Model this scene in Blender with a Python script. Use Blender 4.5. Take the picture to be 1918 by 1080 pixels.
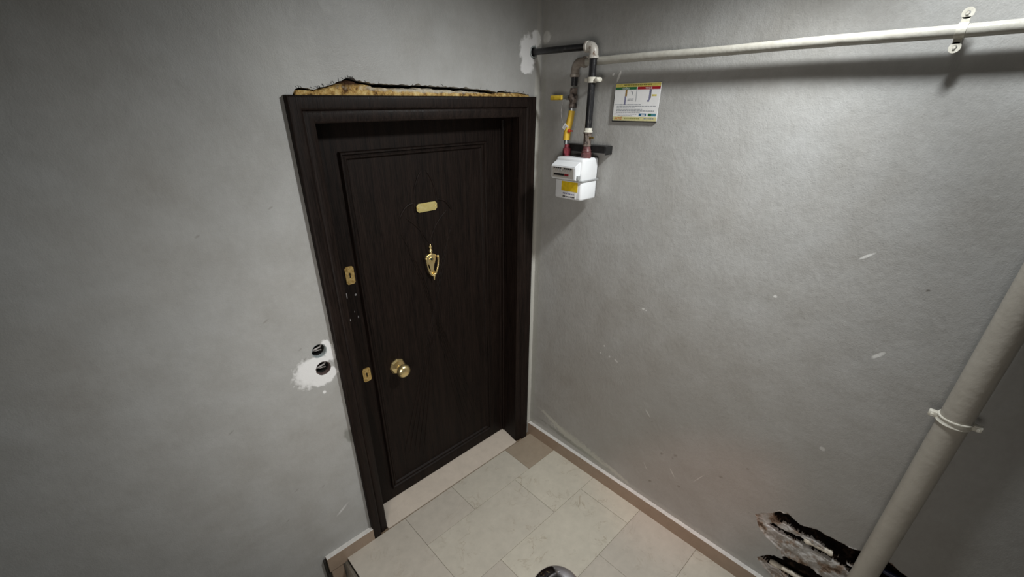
import bpy, bmesh, math, random
from math import pi, sin, cos, radians, sqrt, exp
from mathutils import Vector, Matrix, noise
from mathutils.geometry import tessellate_polygon
random.seed(7)
for o in list(bpy.data.objects): bpy.data.objects.remove(o)
SC = bpy.context.scene
COL = SC.collection

# ------------------------------------------------------------------ camera
F, PX, PY = 802.46, 936.6, 590.19
CP = Vector((-1.7467, -1.5977, 2.0716))
yaw, pit, rol = -.7436, -.4588, -.0056
fw = Vector((-sin(yaw)*cos(pit), cos(yaw)*cos(pit), sin(pit)))
rt = Vector((cos(yaw), sin(yaw), 0)); up = rt.cross(fw)
R_ = rt*cos(rol)+up*sin(rol); U_ = -rt*sin(rol)+up*cos(rol)
cd = bpy.data.cameras.new('camera'); cam = bpy.data.objects.new('camera', cd); COL.objects.link(cam)
m = Matrix((R_, U_, -fw)).transposed().to_4x4(); m.translation = CP
cam.matrix_world = m
cd.sensor_width = 36; cd.lens = F/1918*36; cd.clip_start = .02
cd.shift_x = (959-PX)/1918; cd.shift_y = (PY-540)/1918
SC.camera = cam

# ------------------------------------------------------------------ world, lights, exposure
w = bpy.data.worlds.new('world'); SC.world = w; w.use_nodes = True
w.node_tree.nodes['Background'].inputs[0].default_value = (.75, .8, .9, 1)
w.node_tree.nodes['Background'].inputs[1].default_value = 0.006
SC.view_settings.view_transform = 'Standard'; SC.view_settings.look = 'None'
SC.view_settings.gamma = 1; SC.view_settings.use_curve_mapping = False
SC.view_settings.exposure = 0.0
def spot(name, loc, aim, watt, ang, blend, col, rad):
    l = bpy.data.lights.new(name, 'SPOT'); l.energy = watt; l.spot_size = radians(ang); l.spot_blend = blend
    l.color = col; l.shadow_soft_size = rad
    o = bpy.data.objects.new(name, l); COL.objects.link(o); o.location = loc
    o.rotation_euler = (Vector(aim)-Vector(loc)).to_track_quat('-Z', 'Y').to_euler(); return o
LAMP = Vector((-.36, -1.38, 2.70))
al = bpy.data.lights.new('ceiling_lamp_light', 'AREA'); al.shape = 'DISK'; al.size = .15; al.energy = 13.2; al.color = (.955, .99, 1)
ao = bpy.data.objects.new('ceiling_lamp_light', al); COL.objects.link(ao); ao.location = LAMP
ao.rotation_euler = Vector((-.365, -.6, -.80)).to_track_quat('-Z', 'Y').to_euler()
spot('ceiling_lamp_light_lower', LAMP, (-.913, -.152, .467), 106, 115, 1.0, (.97, .99, .98), .075)
spot('added_fill_light', (-2.268, -1.586, 1.50), (-.48, -.43, .90), 82, 94, 1.0, (1, .94, .87), .40)  # added soft fill from the camera side, not a lamp of the stairwell
spot('added_pink_spot', (-1.3, -2.5, 2.2), (-.03, -1.11, .30), 60, 17, 1.0, (1, .55, .42), .06)  # added spot for the pinkish glow on wall and floor, no real lamp

# ------------------------------------------------------------------ helpers
def link(o): COL.objects.link(o); return o
def tag(o, label=None, cat=None, group=None, kind=None):
    for k, v in (('label', label), ('category', cat), ('group', group), ('kind', kind)):
        if v: o[k] = v
    return o
def empty(name, loc=(0, 0, 0)):
    o = bpy.data.objects.new(name, None); o.location = loc; o.empty_display_size = .05; return link(o)
def obj(name, bm, mat, parent=None, smooth=False, auto=None):
    me = bpy.data.meshes.new(name)
    bmesh.ops.recalc_face_normals(bm, faces=bm.faces)
    if smooth:
        lim = radians(auto or 35)
        for f in bm.faces: f.smooth = True
        for e in bm.edges:
            if len(e.link_faces) == 2 and e.calc_face_angle(0) > lim: e.smooth = False
    bm.to_mesh(me); bm.free()
    for mm in (mat if isinstance(mat, (list, tuple)) else [mat]): me.materials.append(mm)
    o = bpy.data.objects.new(name, me); link(o)
    if parent:
        o.parent = parent
        p, off = parent, Vector((0, 0, 0))
        while p: off += Vector(p.location); p = p.parent
        o.location = -off            # vertices are written in world coordinates
    return o
def BM(): return bmesh.new()
def box(bm, x0, x1, y0, y1, z0, z1, bev=0, seg=2, M=None):
    b = bmesh.new(); bmesh.ops.create_cube(b, size=1)
    for v in b.verts: v.co = Vector(((x0+x1)/2+v.co.x*(x1-x0), (y0+y1)/2+v.co.y*(y1-y0), (z0+z1)/2+v.co.z*(z1-z0)))
    if bev: bmesh.ops.bevel(b, geom=list(b.edges), offset=bev, segments=seg, affect='EDGES', profile=.5)
    if M: b.transform(M)
    t = bpy.data.meshes.new('t'); b.to_mesh(t); b.free(); bm.from_mesh(t); bpy.data.meshes.remove(t)
def frame_for(d):
    d = Vector(d).normalized(); a = Vector((0, 0, 1)) if abs(d.z) < .9 else Vector((1, 0, 0))
    u = d.cross(a).normalized(); return u, d.cross(u)
def tube(bm, pts, r, n=20, cap=True):
    """swept tube through points; r number or list"""
    pts = [Vector(p) for p in pts]; rs = r if isinstance(r, (list, tuple)) else [r]*len(pts)
    rings = []; u = None
    for i, p in enumerate(pts):
        d = (pts[min(i+1, len(pts)-1)]-pts[max(i-1, 0)]).normalized()
        if u is None: u, v = frame_for(d)
        else:
            u = (u-d*u.dot(d)).normalized(); v = d.cross(u)
        rings.append([bm.verts.new(p+(u*cos(2*pi*k/n)+v*sin(2*pi*k/n))*rs[i]) for k in range(n)])
    for a, b in zip(rings, rings[1:]):
        for k in range(n): bm.faces.new((a[k], a[(k+1) % n], b[(k+1) % n], b[k]))
    if cap: bm.faces.new(rings[0][::-1]); bm.faces.new(rings[-1])
def lathe(bm, base, axis, prof, n=32, cap=True, sq=None):
    """prof: list of (r, h) along axis from base"""
    base = Vector(base); d = Vector(axis).normalized(); u, v = frame_for(d); rings = []
    for r, h in prof:
        rings.append([bm.verts.new(base+d*h+(u*cos(2*pi*k/n)+v*sin(2*pi*k/n))*max(r, 1e-5)) for k in range(n)])
    for a, b in zip(rings, rings[1:]):
        for k in range(n): bm.faces.new((a[k], a[(k+1) % n], b[(k+1) % n], b[k]))
    if cap: bm.faces.new(rings[0][::-1]); bm.faces.new(rings[-1])
def arc(c, r, a0, a1, ax1, ax2, n=10):
    c = Vector(c); ax1 = Vector(ax1); ax2 = Vector(ax2)
    return [c+ax1*r*cos(a0+(a1-a0)*i/n)+ax2*r*sin(a0+(a1-a0)*i/n) for i in range(n+1)]
def prism(bm, poly, plane, a, b, bev=0):
    """poly 2D points; plane 'x' -> (y,z), 'y' -> (x,z), 'z' -> (x,y); from a to b along the normal"""
    def P(p, h): return {'x': (h, p[0], p[1]), 'y': (p[0], h, p[1]), 'z': (p[0], p[1], h)}[plane]
    A = [bm.verts.new(P(p, a)) for p in poly]; B = [bm.verts.new(P(p, b)) for p in poly]
    n = len(poly)
    f1 = bm.faces.new(A); f2 = bm.faces.new(B[::-1])
    for k in range(n): bm.faces.new((A[k], B[k], B[(k+1) % n], A[(k+1) % n]))
    return f1, f2
def sheet(bm, outer, holes, plane, a, b):
    """plate with holes, with walls round the outline and the holes (a front, b back)"""
    def P(p, h): return Vector({'x': (h, p[0], p[1]), 'y': (p[0], h, p[1]), 'z': (p[0], p[1], h)}[plane])
    loops = [outer]+holes
    flat = [p for l in loops for p in l]
    tris = tessellate_polygon([[Vector((p[0], p[1], 0)) for p in l] for l in loops])
    A = [bm.verts.new(P(p, a)) for p in flat]; B = [bm.verts.new(P(p, b)) for p in flat]
    for t in tris:
        for L, s in ((A, 1), (B, -1)):
            try: bm.faces.new([L[i] for i in t][::s])
            except ValueError: pass
    i = 0
    for l in loops:
        n = len(l)
        for k in range(n):
            try: bm.faces.new((A[i+k], A[i+(k+1) % n], B[i+(k+1) % n], B[i+k]))
            except ValueError: pass
        i += n

# ------------------------------------------------------------------ materials
class NT:
    def __init__(s, name, rough=.5, metal=0, spec=.5, base=(.5, .5, .5)):
        s.m = bpy.data.materials.new(name); s.m.use_nodes = True; s.t = s.m.node_tree; s.n = s.t.nodes; s.l = s.t.links
        s.b = s.n['Principled BSDF']; s.b.inputs['Roughness'].default_value = rough
        s.b.inputs['Metallic'].default_value = metal; s.b.inputs['Specular IOR Level'].default_value = spec
        s.b.inputs['Base Color'].default_value = (*base, 1)
        s.tc = s.n.new('ShaderNodeTexCoord').outputs['Object']
    def new(s, t, **k):
        n = s.n.new(t)
        for a, b in k.items(): setattr(n, a, b)
        return n
    def link(s, a, b): s.l.new(a, b)
    def map(s, scale=(1, 1, 1), loc=(0, 0, 0), rot=(0, 0, 0)):
        n = s.new('ShaderNodeMapping'); s.link(s.tc, n.inputs[0]); n.inputs['Scale'].default_value = scale
        n.inputs['Location'].default_value = loc; n.inputs['Rotation'].default_value = rot; return n.outputs[0]
    def noise(s, scale, detail=4, rough=.5, vec=None, dist=0):
        n = s.new('ShaderNodeTexNoise'); n.inputs['Scale'].default_value = scale; n.inputs['Detail'].default_value = detail
        n.inputs['Roughness'].default_value = rough; n.inputs['Distortion'].default_value = dist
        s.link(vec or s.tc, n.inputs['Vector']); return n.outputs['Fac']
    def ramp(s, v, stops):
        n = s.new('ShaderNodeValToRGB'); e = n.color_ramp.elements
        while len(e) < len(stops): e.new(.5)
        for el, (p, c) in zip(e, stops):
            el.position = p; el.color = (*c, 1) if isinstance(c, tuple) else (c, c, c, 1)
        s.link(v, n.inputs[0]); return n.outputs[0]
    def math(s, op, a, b=None, c=None, clamp=False):
        n = s.new('ShaderNodeMath', operation=op, use_clamp=clamp)
        for i, v in enumerate((a, b, c)):
            if v is None: continue
            if isinstance(v, (int, float)): n.inputs[i].default_value = v
            else: s.link(v, n.inputs[i])
        return n.outputs[0]
    def mix(s, f, a, b, blend='MIX'):
        n = s.new('ShaderNodeMix', data_type='RGBA', blend_type=blend)
        for i, v in ((0, f), (6, a), (7, b)):
            if isinstance(v, (int, float)): n.inputs[i].default_value = v
            elif isinstance(v, tuple): n.inputs[i].default_value = (*v, 1)
            else: s.link(v, n.inputs[i])
        return n.outputs[2]
    def blob(s, c, rad, ang=0, plane='x', wob=.35, nscale=40, soft=.25):
        """mask of an irregular spot on a wall: 1 inside"""
        sep = s.new('ShaderNodeSeparateXYZ'); s.link(s.tc, sep.inputs[0])
        a = sep.outputs['Y' if plane == 'x' else 'X']; b = sep.outputs['Y' if plane == 'z' else 'Z']
        a = s.math('SUBTRACT', a, c[0]); b = s.math('SUBTRACT', b, c[1])
        ca, sa = cos(ang), sin(ang)
        u = s.math('DIVIDE', s.math('ADD', s.math('MULTIPLY', a, ca), s.math('MULTIPLY', b, sa)), rad[0])
        v = s.math('DIVIDE', s.math('SUBTRACT', s.math('MULTIPLY', b, ca), s.math('MULTIPLY', a, sa)), rad[1])
        d = s.math('SQRT', s.math('ADD', s.math('MULTIPLY', u, u), s.math('MULTIPLY', v, v)))
        nz = s.math('SUBTRACT', s.noise(nscale, 4), .5)
        d = s.math('ADD', d, s.math('MULTIPLY', nz, wob*2))
        return s.math('DIVIDE', s.math('SUBTRACT', 1+soft/2, d), soft, clamp=True)
    def bump(s, h, dist=.001, strength=1, prev=None):
        n = s.new('ShaderNodeBump'); n.inputs['Distance'].default_value = dist; n.inputs['Strength'].default_value = strength
        s.link(h, n.inputs['Height'])
        if prev: s.link(prev, n.inputs['Normal'])
        s.link(n.outputs[0], s.b.inputs['Normal']); return n.outputs[0]
    def color(s, c): s.link(c, s.b.inputs['Base Color'])
    def rough(s, r): s.link(r, s.b.inputs['Roughness'])

def plain(name, col, rough=.5, metal=0, var=.12, bump=0, scale=60, spec=.5):
    k = NT(name, rough, metal, spec)
    f = k.noise(scale, 3)
    k.color(k.ramp(f, [(.3, tuple(c*(1-var) for c in col)), (.7, tuple(min(1, c*(1+var)) for c in col))]))
    if bump: k.bump(k.noise(scale*3, 3), bump)
    return k.m

def wall_mat(name, side):
    k = NT(name, .5, 0, .35)
    big = k.noise(2.2, 5, .6); mid = k.noise(9, 5, .6)
    c = k.ramp(big, [(.3, (.365, .355, .335)), (.5, (.395, .392, .380)), (.7, (.415, .418, .412))])
    c = k.mix(.25, c, k.ramp(mid, [(.35, (.30, .29, .27)), (.65, (.46, .46, .45))]))
    brush = k.noise(60, 3, .6, k.map((1, 1, .6) if side == 'y' else (1, 1, .7)))
    c = k.mix(.035 if side == 'y' else .06, c, k.ramp(brush, [(.35, (.2, .2, .19)), (.65, (.6, .6, .58))]))
    def spot_(mask, col, f=1.0):
        nonlocal c
        c = k.mix(k.math('MULTIPLY', mask, f), c, col)
    white = (.80, .80, .80)
    if side == 'y':
        # fresh filler round the two conduit holes and round the pipe through the wall
        for cc, r in (((-1.318, 1.100), (.055, .055)), ((-1.275, 1.050), (.055, .034)), ((-1.240, 1.165), (.022, .052)), ((-1.29, 1.125), (.045, .032)), ((-1.255, 1.06), (.03, .03))):
            spot_(k.blob(cc, r, .2, 'y', .42, 46, .22), white)
        spot_(k.blob((-1.345, 1.09), (.045, .06), 0, 'y', .9, 60, .5), white, .8)
        for cc, r in (((-.092, 2.285), (.054, .062)), ((-.100, 2.225), (.042, .032)), ((-.04, 2.34), (.030, .03))):
            spot_(k.blob(cc, r, 0, 'y', .48, 40, .25), (.90, .90, .90))
        spot_(k.blob((-1.225, .70), (.02, .045), .3, 'y', .5, 30, .5), (.22, .22, .20), .8)
        spot_(k.blob((-1.29, .98), (.007, .007), 0, 'y', .5, 60, .5), white)
        spot_(k.blob((-1.33, .30), (.03, .006), .6, 'y', .5, 60, .9), white, .5)
        for i in range(9):
            spot_(k.blob((-1.30-random.random()*.6, .3+random.random()*1.7), (.006+random.random()*.006, .003), .5, 'y', .5, 60, .8), (.25, .24, .22), .5)
        spot_(k.blob((-1.19, 2.17), (.10, .16), .4, 'y', .6, 18, 1.2), (.52, .52, .50), .5)
        # strip beside the corner, its stronger light painted into the wall colour
        spot_(k.blob((-.024, 1.0), (.03, 1.4), 0, 'y', .2, 10, .3), (.56, .55, .50), .8)
    else:
        # scratches and chips down to white filler
        for y, z, l, t, a in ((-.820, .636, .024, .0045, -.8), (-1.554, 1.316, .020, .006, .9), (-1.217, 1.421, .006, .005, 0), (-.557, .86, .006, .006, 0),
                              (-.60, .853, .012, .005, -.5), (-1.003, .360, .026, .003, -.9), (-.86, .30, .024, .0018, -1.0), (-1.517, .881, .008, .009, .8), (-.706, 1.193, .007, .006, 0),
                              (-.72, 1.19, .004, .003, 0), (-1.43, 1.63, .02, .004, .7), (-1.13, .42, .04, .002, 1.1), (-.52, .91, .005, .005, 0), (-.50, .86, .005, .005, 0), (-.438, 2.17, .022, .005, 1.2),
                              (-.41, 2.178, .006, .004, .5)):
            spot_(k.blob((y, z), (l, t), -a, 'x', .5, 90, .5), (.78, .78, .76), .9)
        for y, z, r in ((-.85, .60, .006), (-.93, .44, .010), (-1.0, .475, .012), (-.99, .45, .006), (-.84, .52, .005), (-1.22, .50, .010), (-1.597, 1.562, .006), (-.90, .22, .012), (-1.05, .30, .010), (-1.31, .62, .008)):
            spot_(k.blob((y, z), (r*.8, r*.55), -.5, 'x', .9, 110, .8), (.11, .10, .08), .7)
        # efflorescence above the skirting
        spot_(k.blob((-.21, .205), (.12, .014), .33, 'x', .7, 45, .5), (.62, .62, .56), .8)
        spot_(k.blob((-.44, .150), (.25, .030), .17, 'x', 1.0, 55, .5), (.60, .61, .54), .8)
        spot_(k.blob((-.46, .120), (.34, .014), .10, 'x', .9, 40, .5), (.20, .22, .18), .6)
        spot_(k.blob((-.45, .10), (1.2, .016), -.0, 'x', .8, 50, .6), (.52, .52, .48), .5)
        spot_(k.blob((-.70, .125), (.08, .012), .2, 'x', .9, 50, .5), (.60, .60, .54), .8)
        spot_(k.blob((-.03, 2.345), (.02, .024), .3, 'x', .6, 40, .4), (.66, .66, .64), .9)
        spot_(k.blob((-.62, .55), (.55, .55), 0, 'x', .5, 5, 1.2), (.30, .275, .245), .55)
        spot_(k.blob((-1.45, .62), (.5, .5), 0, 'x', .5, 5, 1.2), (.29, .27, .245), .55)
        spot_(k.blob((-.02, 1.1), (.018, 1.4), 0, 'x', .5, 12, .6), (.33, .33, .29), .5)
    k.color(c)
    k.rough(k.ramp(mid, [(.3, .36), (.7, .52)]))
    b = k.bump(k.noise(7, 3, .5), .006, .6)
    b2 = k.bump(brush, .0008 if side == 'y' else .0014, .8, b)
    k.bump(k.noise(220, 3, .6), .0008, .8, b2)
    return k.m
M_wall_y = wall_mat('grey_paint_door_wall', 'y')
M_wall_x = wall_mat('grey_paint_right_wall', 'x')
M_paint = plain('plain_grey_paint', (.26, .25, .24), .5, var=.06, scale=6, bump=.001)

def wood_mat(name, a, b, rough=.32, streak=1):
    k = NT(name, rough, 0, .17)
    g = k.noise(34, 5, .65, k.map((1, 1, .045)), .6)
    fine = k.noise(260, 3, .7, k.map((1, 1, .035)))
    c = k.ramp(g, [(.35, a), (.65, b)]); c = k.mix(.35, c, k.ramp(fine, [(.4, tuple(x*.5 for x in a)), (.6, tuple(min(1, x*1.6) for x in b))]))
    k.color(c); k.rough(k.ramp(fine, [(.3, rough-.06), (.7, rough+.16)]))
    p = k.bump(g, .0018, .7); k.bump(fine, .0010, .9, p)
    return k.m
M_wood = wood_mat('dark_wenge_wood', (.0028, .0016, .0012), (.0125, .0072, .0052), .50)
M_wood_frame = wood_mat('dark_wenge_frame', (.0050, .0028, .0021), (.0150, .0090, .0068), .48)

def marble(name, base, tint=0.0, seed=0, vein=.5):
    k = NT(name, .30, 0, .5)
    v = k.map((1, 1, 1), (seed*3.1, seed*1.7, 0))
    c = k.ramp(k.noise(5, 5, .6, v), [(.3, tuple(x*.90 for x in base)), (.7, tuple(min(1, x*1.06) for x in base))])
    c = k.mix(.5, c, k.ramp(k.noise(24, 5, .6, v), [(.3, tuple(x*.86 for x in base)), (.7, tuple(min(1, x*1.08) for x in base))]))
    n1 = k.noise(6.5, 6, .62, v, 1.2)
    line = k.math('ABSOLUTE', k.math('SUBTRACT', n1, .5))
    line = k.math('SUBTRACT', 1, k.math('DIVIDE', line, .016), clamp=True)
    brk = k.ramp(k.noise(7, 2, .5, k.map((1, 1, 1), (seed*5+9, 2, 0))), [(.50, 0.0), (.62, 1.0)])
    c = k.mix(k.math('MULTIPLY', k.math('MULTIPLY', line, brk), vein*.62), c, (.20, .125, .05))
    k.color(c); k.bump(k.noise(90, 3), .0003)
    k.rough(k.ramp(k.noise(12, 4), [(.3, .26), (.7, .42)]))
    return k.m
M_marb = [marble('cream_marble_a', (.51, .465, .40), seed=1, vein=.35), marble('cream_marble_b', (.535, .495, .42), seed=2, vein=.6),
          marble('cream_marble_c', (.565, .525, .44), seed=3, vein=.8), marble('cream_marble_brown', (.35, .285, .215), seed=4, vein=.3)]
M_thresh = marble('threshold_marble', (.56, .49, .415), seed=5, vein=.1)
M_skirt = marble('skirting_marble', (.34, .255, .19), seed=6, vein=.2)
M_skirt_top = plain('pale_skirting_top', (.62, .60, .57), .6, var=.10, scale=40, bump=.001)  # top faces paler than the brown front
M_grout = plain('grout', (.17, .12, .075), .8, scale=120)
M_conc = plain('dark_concrete', (.022, .019, .016), .85, var=.3, scale=30, bump=.003)

k = NT('polyurethane_foam', .75, 0, .3)
c = k.ramp(k.noise(38, 5, .7), [(.36, (.10, .045, .012)), (.47, (.45, .27, .08)), (.6, (.72, .52, .21)), (.75, (.80, .68, .42))])
c = k.mix(k.blob((-.975, 2.146), (.05, .018), .1, 'y', .6, 50, .7), c, (.055, .022, .008))
c = k.mix(k.math('MULTIPLY', k.blob((-.55, 2.122), (.36, .010), 0, 'y', .8, 50, .7), .8), c, (.62, .58, .48))
k.color(c); k.bump(k.noise(90, 5, .7), .006); M_foam = k.m
M_black = plain('black_void', (.008, .007, .006), .9)
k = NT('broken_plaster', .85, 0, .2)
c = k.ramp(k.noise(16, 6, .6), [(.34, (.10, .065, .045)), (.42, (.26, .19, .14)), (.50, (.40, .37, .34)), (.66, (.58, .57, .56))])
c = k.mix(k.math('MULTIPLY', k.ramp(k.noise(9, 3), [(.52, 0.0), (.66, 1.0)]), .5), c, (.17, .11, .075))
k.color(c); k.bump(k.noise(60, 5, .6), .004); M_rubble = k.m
k = NT('brick_rubble_shade', .9, 0, .15)
k.color(k.ramp(k.noise(30, 6, .65), [(.36, (.006, .004, .003)), (.55, (.016, .010, .007)), (.72, (.10, .065, .045))])); k.bump(k.noise(60, 6, .7), .008); M_brick_shade = k.m  # near-black colour carries the shade of the deep hollow

def pipe_paint(name, col, dark, thr=(.30, .42), rough=.28, sc=30):
    k = NT(name, rough, 0, .5)
    k.color(k.ramp(k.noise(sc, 5, .6), [(thr[0], dark), (thr[1], col)])); k.bump(k.noise(50, 3), .0012); return k.m
M_cream = pipe_paint('cream_pipe_paint', (.50, .49, .44), (.43, .41, .36), (.3, .7), .22)
M_cream2 = pipe_paint('cream_downpipe_plastic', (.47, .44, .385), (.41, .38, .33), (.3, .7), .36, 10)
M_blackpipe = pipe_paint('black_pipe_paint', (.012, .012, .014), (.05, .048, .05), (.28, .40), .34)
M_elbow = pipe_paint('scuffed_fitting_paint', (.58, .55, .50), (.20, .13, .09), (.34, .46), .35, 60)
M_whitefit = pipe_paint('thick_white_fitting_paint', (.72, .70, .62), (.55, .52, .44), (.3, .6), .35, 60)
M_valve = pipe_paint('painted_brass_valve', (.17, .135, .115), (.028, .02, .018), (.38, .52), .4, 70)
M_rust = pipe_paint('reddish_union_paint', (.14, .055, .055), (.04, .02, .02), (.36, .5), .4, 60)
M_red = pipe_paint('red_union_cap', (.24, .035, .05), (.06, .015, .02), (.36, .5), .35, 60)
M_yellow = pipe_paint('yellow_gas_hose', (.72, .46, .045), (.45, .26, .03), (.25, .4), .38, 30)
M_yellowgrip = pipe_paint('yellow_lever_grip', (.78, .55, .05), (.45, .30, .03), (.3, .5), .4, 60)
M_white = plain('white_label', (.80, .80, .80), .5, var=.03)
M_meter = plain('white_meter_enamel', (.78, .80, .82), .3, var=.03, scale=20)
M_grey = plain('grey_seam_metal', (.30, .31, .31), .45, var=.1)
M_dial = plain('dial_grey', (.42, .40, .37), .4, var=.1, scale=200)
M_ink = plain('black_ink', (.012, .012, .014), .4)
M_inkred = plain('red_ink', (.20, .012, .02), .4)
M_sticker = plain('yellow_sticker', (.75, .52, .02), .4, var=.15, scale=50)
M_ylabel = plain('yellow_print', (.62, .52, .13), .4, var=.15, scale=120)
M_pale = plain('pale_yellow_print', (.62, .58, .30), .4, var=.08, scale=120)
M_green = plain('green_print', (.02, .13, .05), .4); M_redp = plain('red_print', (.34, .008, .02), .4)
M_blue = plain('blue_print', (.02, .10, .20), .4); M_blue2 = plain('mixed_blue_green_print', (.07, .22, .28), .4)
M_orange = plain('orange_print', (.55, .16, .03), .4); M_pgrey = plain('grey_print', (.25, .27, .30), .4); M_violet = plain('violet_print', (.22, .22, .34), .4)
M_tagred = plain('red_tag', (.55, .05, .02), .5)
M_steel = plain('dark_bracket_steel', (.02, .02, .02), .45, .3, var=.3)
M_zinc = plain('zinc_bolt', (.35, .37, .38), .35, .8)
k = NT('polished_brass', .27, .9); k.color(k.ramp(k.noise(40, 3), [(.3, (.86, .66, .30)), (.7, (.96, .80, .44))])); M_brass = k.m
k = NT('worn_brass', .42, .75); k.color(k.ramp(k.noise(90, 4), [(.35, (.50, .31, .09)), (.6, (.80, .58, .24))])); M_brass2 = k.m
k = NT('satin_brass_plate', .38, .55); k.color(k.ramp(k.noise(60, 3), [(.3, (.66, .54, .20)), (.7, (.76, .65, .30))])); M_plate = k.m
k = NT('chrome', .12, 1); k.color(k.ramp(k.noise(30, 3), [(.3, (.62, .60, .66)), (.7, (.80, .79, .84))])); M_chrome = k.m
M_clear = plain('lamp_opal', (.8, .8, .78), .4)
M_pvc = plain('grey_pvc_sleeve', (.36, .40, .40), .4, var=.1); M_pvcw = plain('old_white_pvc', (.66, .60, .50), .5, var=.25, scale=40)
M_dirtpvc = plain('dirty_brown_sleeve', (.10, .07, .065), .5, var=.5, scale=60); M_wire = plain('dirty_white_cable', (.40, .38, .37), .5, var=.3, scale=80); M_bluec = plain('blue_cable', (.012, .018, .06), .4)

# ------------------------------------------------------------------ shell
ZC, XL, YF, ZB = 2.95, -4.2, -4.6, -1.25
crack = [(-1.183, 2.098), (-1.172, 2.118), (-1.15, 2.121), (-1.11, 2.118), (-1.06, 2.128), (-1.03, 2.137), (-1.00, 2.149), (-.985, 2.154), (-.965, 2.153), (-.955, 2.146),
         (-.93, 2.143), (-.90, 2.140), (-.87, 2.138), (-.84, 2.137), (-.80, 2.136), (-.76, 2.137), (-.72, 2.135), (-.70, 2.141), (-.685, 2.136), (-.64, 2.139), (-.62, 2.135), (-.55, 2.134), (-.50, 2.130), (-.47, 2.133),
         (-.43, 2.129), (-.38, 2.127), (-.33, 2.122), (-.30, 2.118), (-.26, 2.121), (-.20, 2.119), (-.15, 2.118), (-.11, 2.113), (-.085, 2.109), (-.08, 2.098)]
def crack_z(x):
    for (a, za), (b, zb) in zip(crack, crack[1:]):
        if a <= x <= b: return za+(zb-za)*(x-a)/(b-a)
    return 2.098
jag = []
for (a, za), (b, zb) in zip(crack, crack[1:]):
    n = max(1, int((b-a)/.009))
    for i in range(n):
        jag.append((a+(b-a)*i/n, za+(zb-za)*i/n+random.uniform(-.0022, .0030)))
jag.append(crack[-1])
HL = [(-1.275, 1.176), (-1.273, 1.092)]
def circ(c, r, n=28, j=0): return [(c[0]+cos(2*pi*i/n)*(r+random.uniform(-j, j)), c[1]+sin(2*pi*i/n)*(r+random.uniform(-j, j))) for i in range(n)]
outer = [(XL, ZB), (-1.185, ZB), (-1.185, 2.098)]+jag+[(-.075, 2.098), (-.075, ZB), (0, ZB), (0, ZC), (XL, ZC)]
bm = BM(); sheet(bm, outer, [circ(HL[0], .0315, 28, .0008), circ(HL[1], .0315, 28, .0012), circ((-.055, 2.284), .026, 20, .0025)], 'y', 0, .20)
wall_back = tag(obj('wall_back', bm, M_wall_y), kind='structure')
# broken area in the right wall: a patch of the same wall whose surface is knocked in
PY0, PY1, PZ0, PZ1 = -2.02, -1.37, .112, .57
bm = BM(); sheet(bm, [(.2, ZB), (.2, ZC), (YF, ZC), (YF, ZB)], [[(PY0, PZ0), (PY1, PZ0), (PY1, PZ1), (PY0, PZ1)]], 'x', 0, .20)
wall_right = tag(obj('wall_right', bm, M_wall_x), kind='structure')
def px2wall(u, v, X=0.0):
    d = fw+R_*((u-PX)/F)-U_*((v-PY)/F); t = (X-CP.x)/d.x; p = CP+d*t; return (p.y, p.z)
def pip(p, poly):
    """signed distance, + inside"""
    x, y = p; ins = False; dm = 9
    n = len(poly)
    for i in range(n):
        x1, y1 = poly[i]; x2, y2 = poly[(i+1) % n]
        if (y1 > y) != (y2 > y) and x < (x2-x1)*(y-y1)/(y2-y1)+x1: ins = not ins
        dx, dy = x2-x1, y2-y1; L = dx*dx+dy*dy
        t = max(0, min(1, ((x-x1)*dx+(y-y1)*dy)/L)) if L else 0
        dm = min(dm, sqrt((x1+t*dx-x)**2+(y1+t*dy-y)**2))
    return dm if ins else -dm
W = lambda L: [px2wall(*p) for p in L]
H_all = W([(1416, 964), (1430, 960), (1448, 962), (1459, 957), (1475, 962), (1500, 983), (1530, 992), (1560, 1009), (1590, 1023), (1630, 1040), (1662, 1050), (1700, 1082), (1760, 1130), (1740, 1220),
           (1560, 1180), (1480, 1120), (1452, 1085), (1418, 1044), (1436, 1040), (1452, 1042), (1470, 1050), (1462, 1030), (1440, 1010), (1424, 990)])
H_top = W([(1444, 964), (1459, 958), (1475, 963), (1500, 985), (1530, 993), (1560, 1010), (1590, 1024), (1630, 1041), (1662, 1052), (1700, 1084), (1700, 1120), (1640, 1098), (1600, 1068), (1560, 1043), (1535, 1022), (1508, 1008), (1475, 988), (1452, 976)])
H_slit = W([(1430, 982), (1446, 979), (1462, 990), (1480, 998), (1500, 1008), (1540, 1030), (1580, 1052), (1625, 1085), (1610, 1092), (1570, 1062), (1530, 1040), (1490, 1018), (1456, 1000)])
H_low = W([(1418, 1042), (1436, 1034), (1462, 1040), (1490, 1052), (1515, 1062), (1550, 1090), (1600, 1140), (1540, 1150), (1490, 1100), (1455, 1068), (1436, 1056)])
nx, nz = 290, 204
bm = BM(); V = []; D = {}
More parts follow.
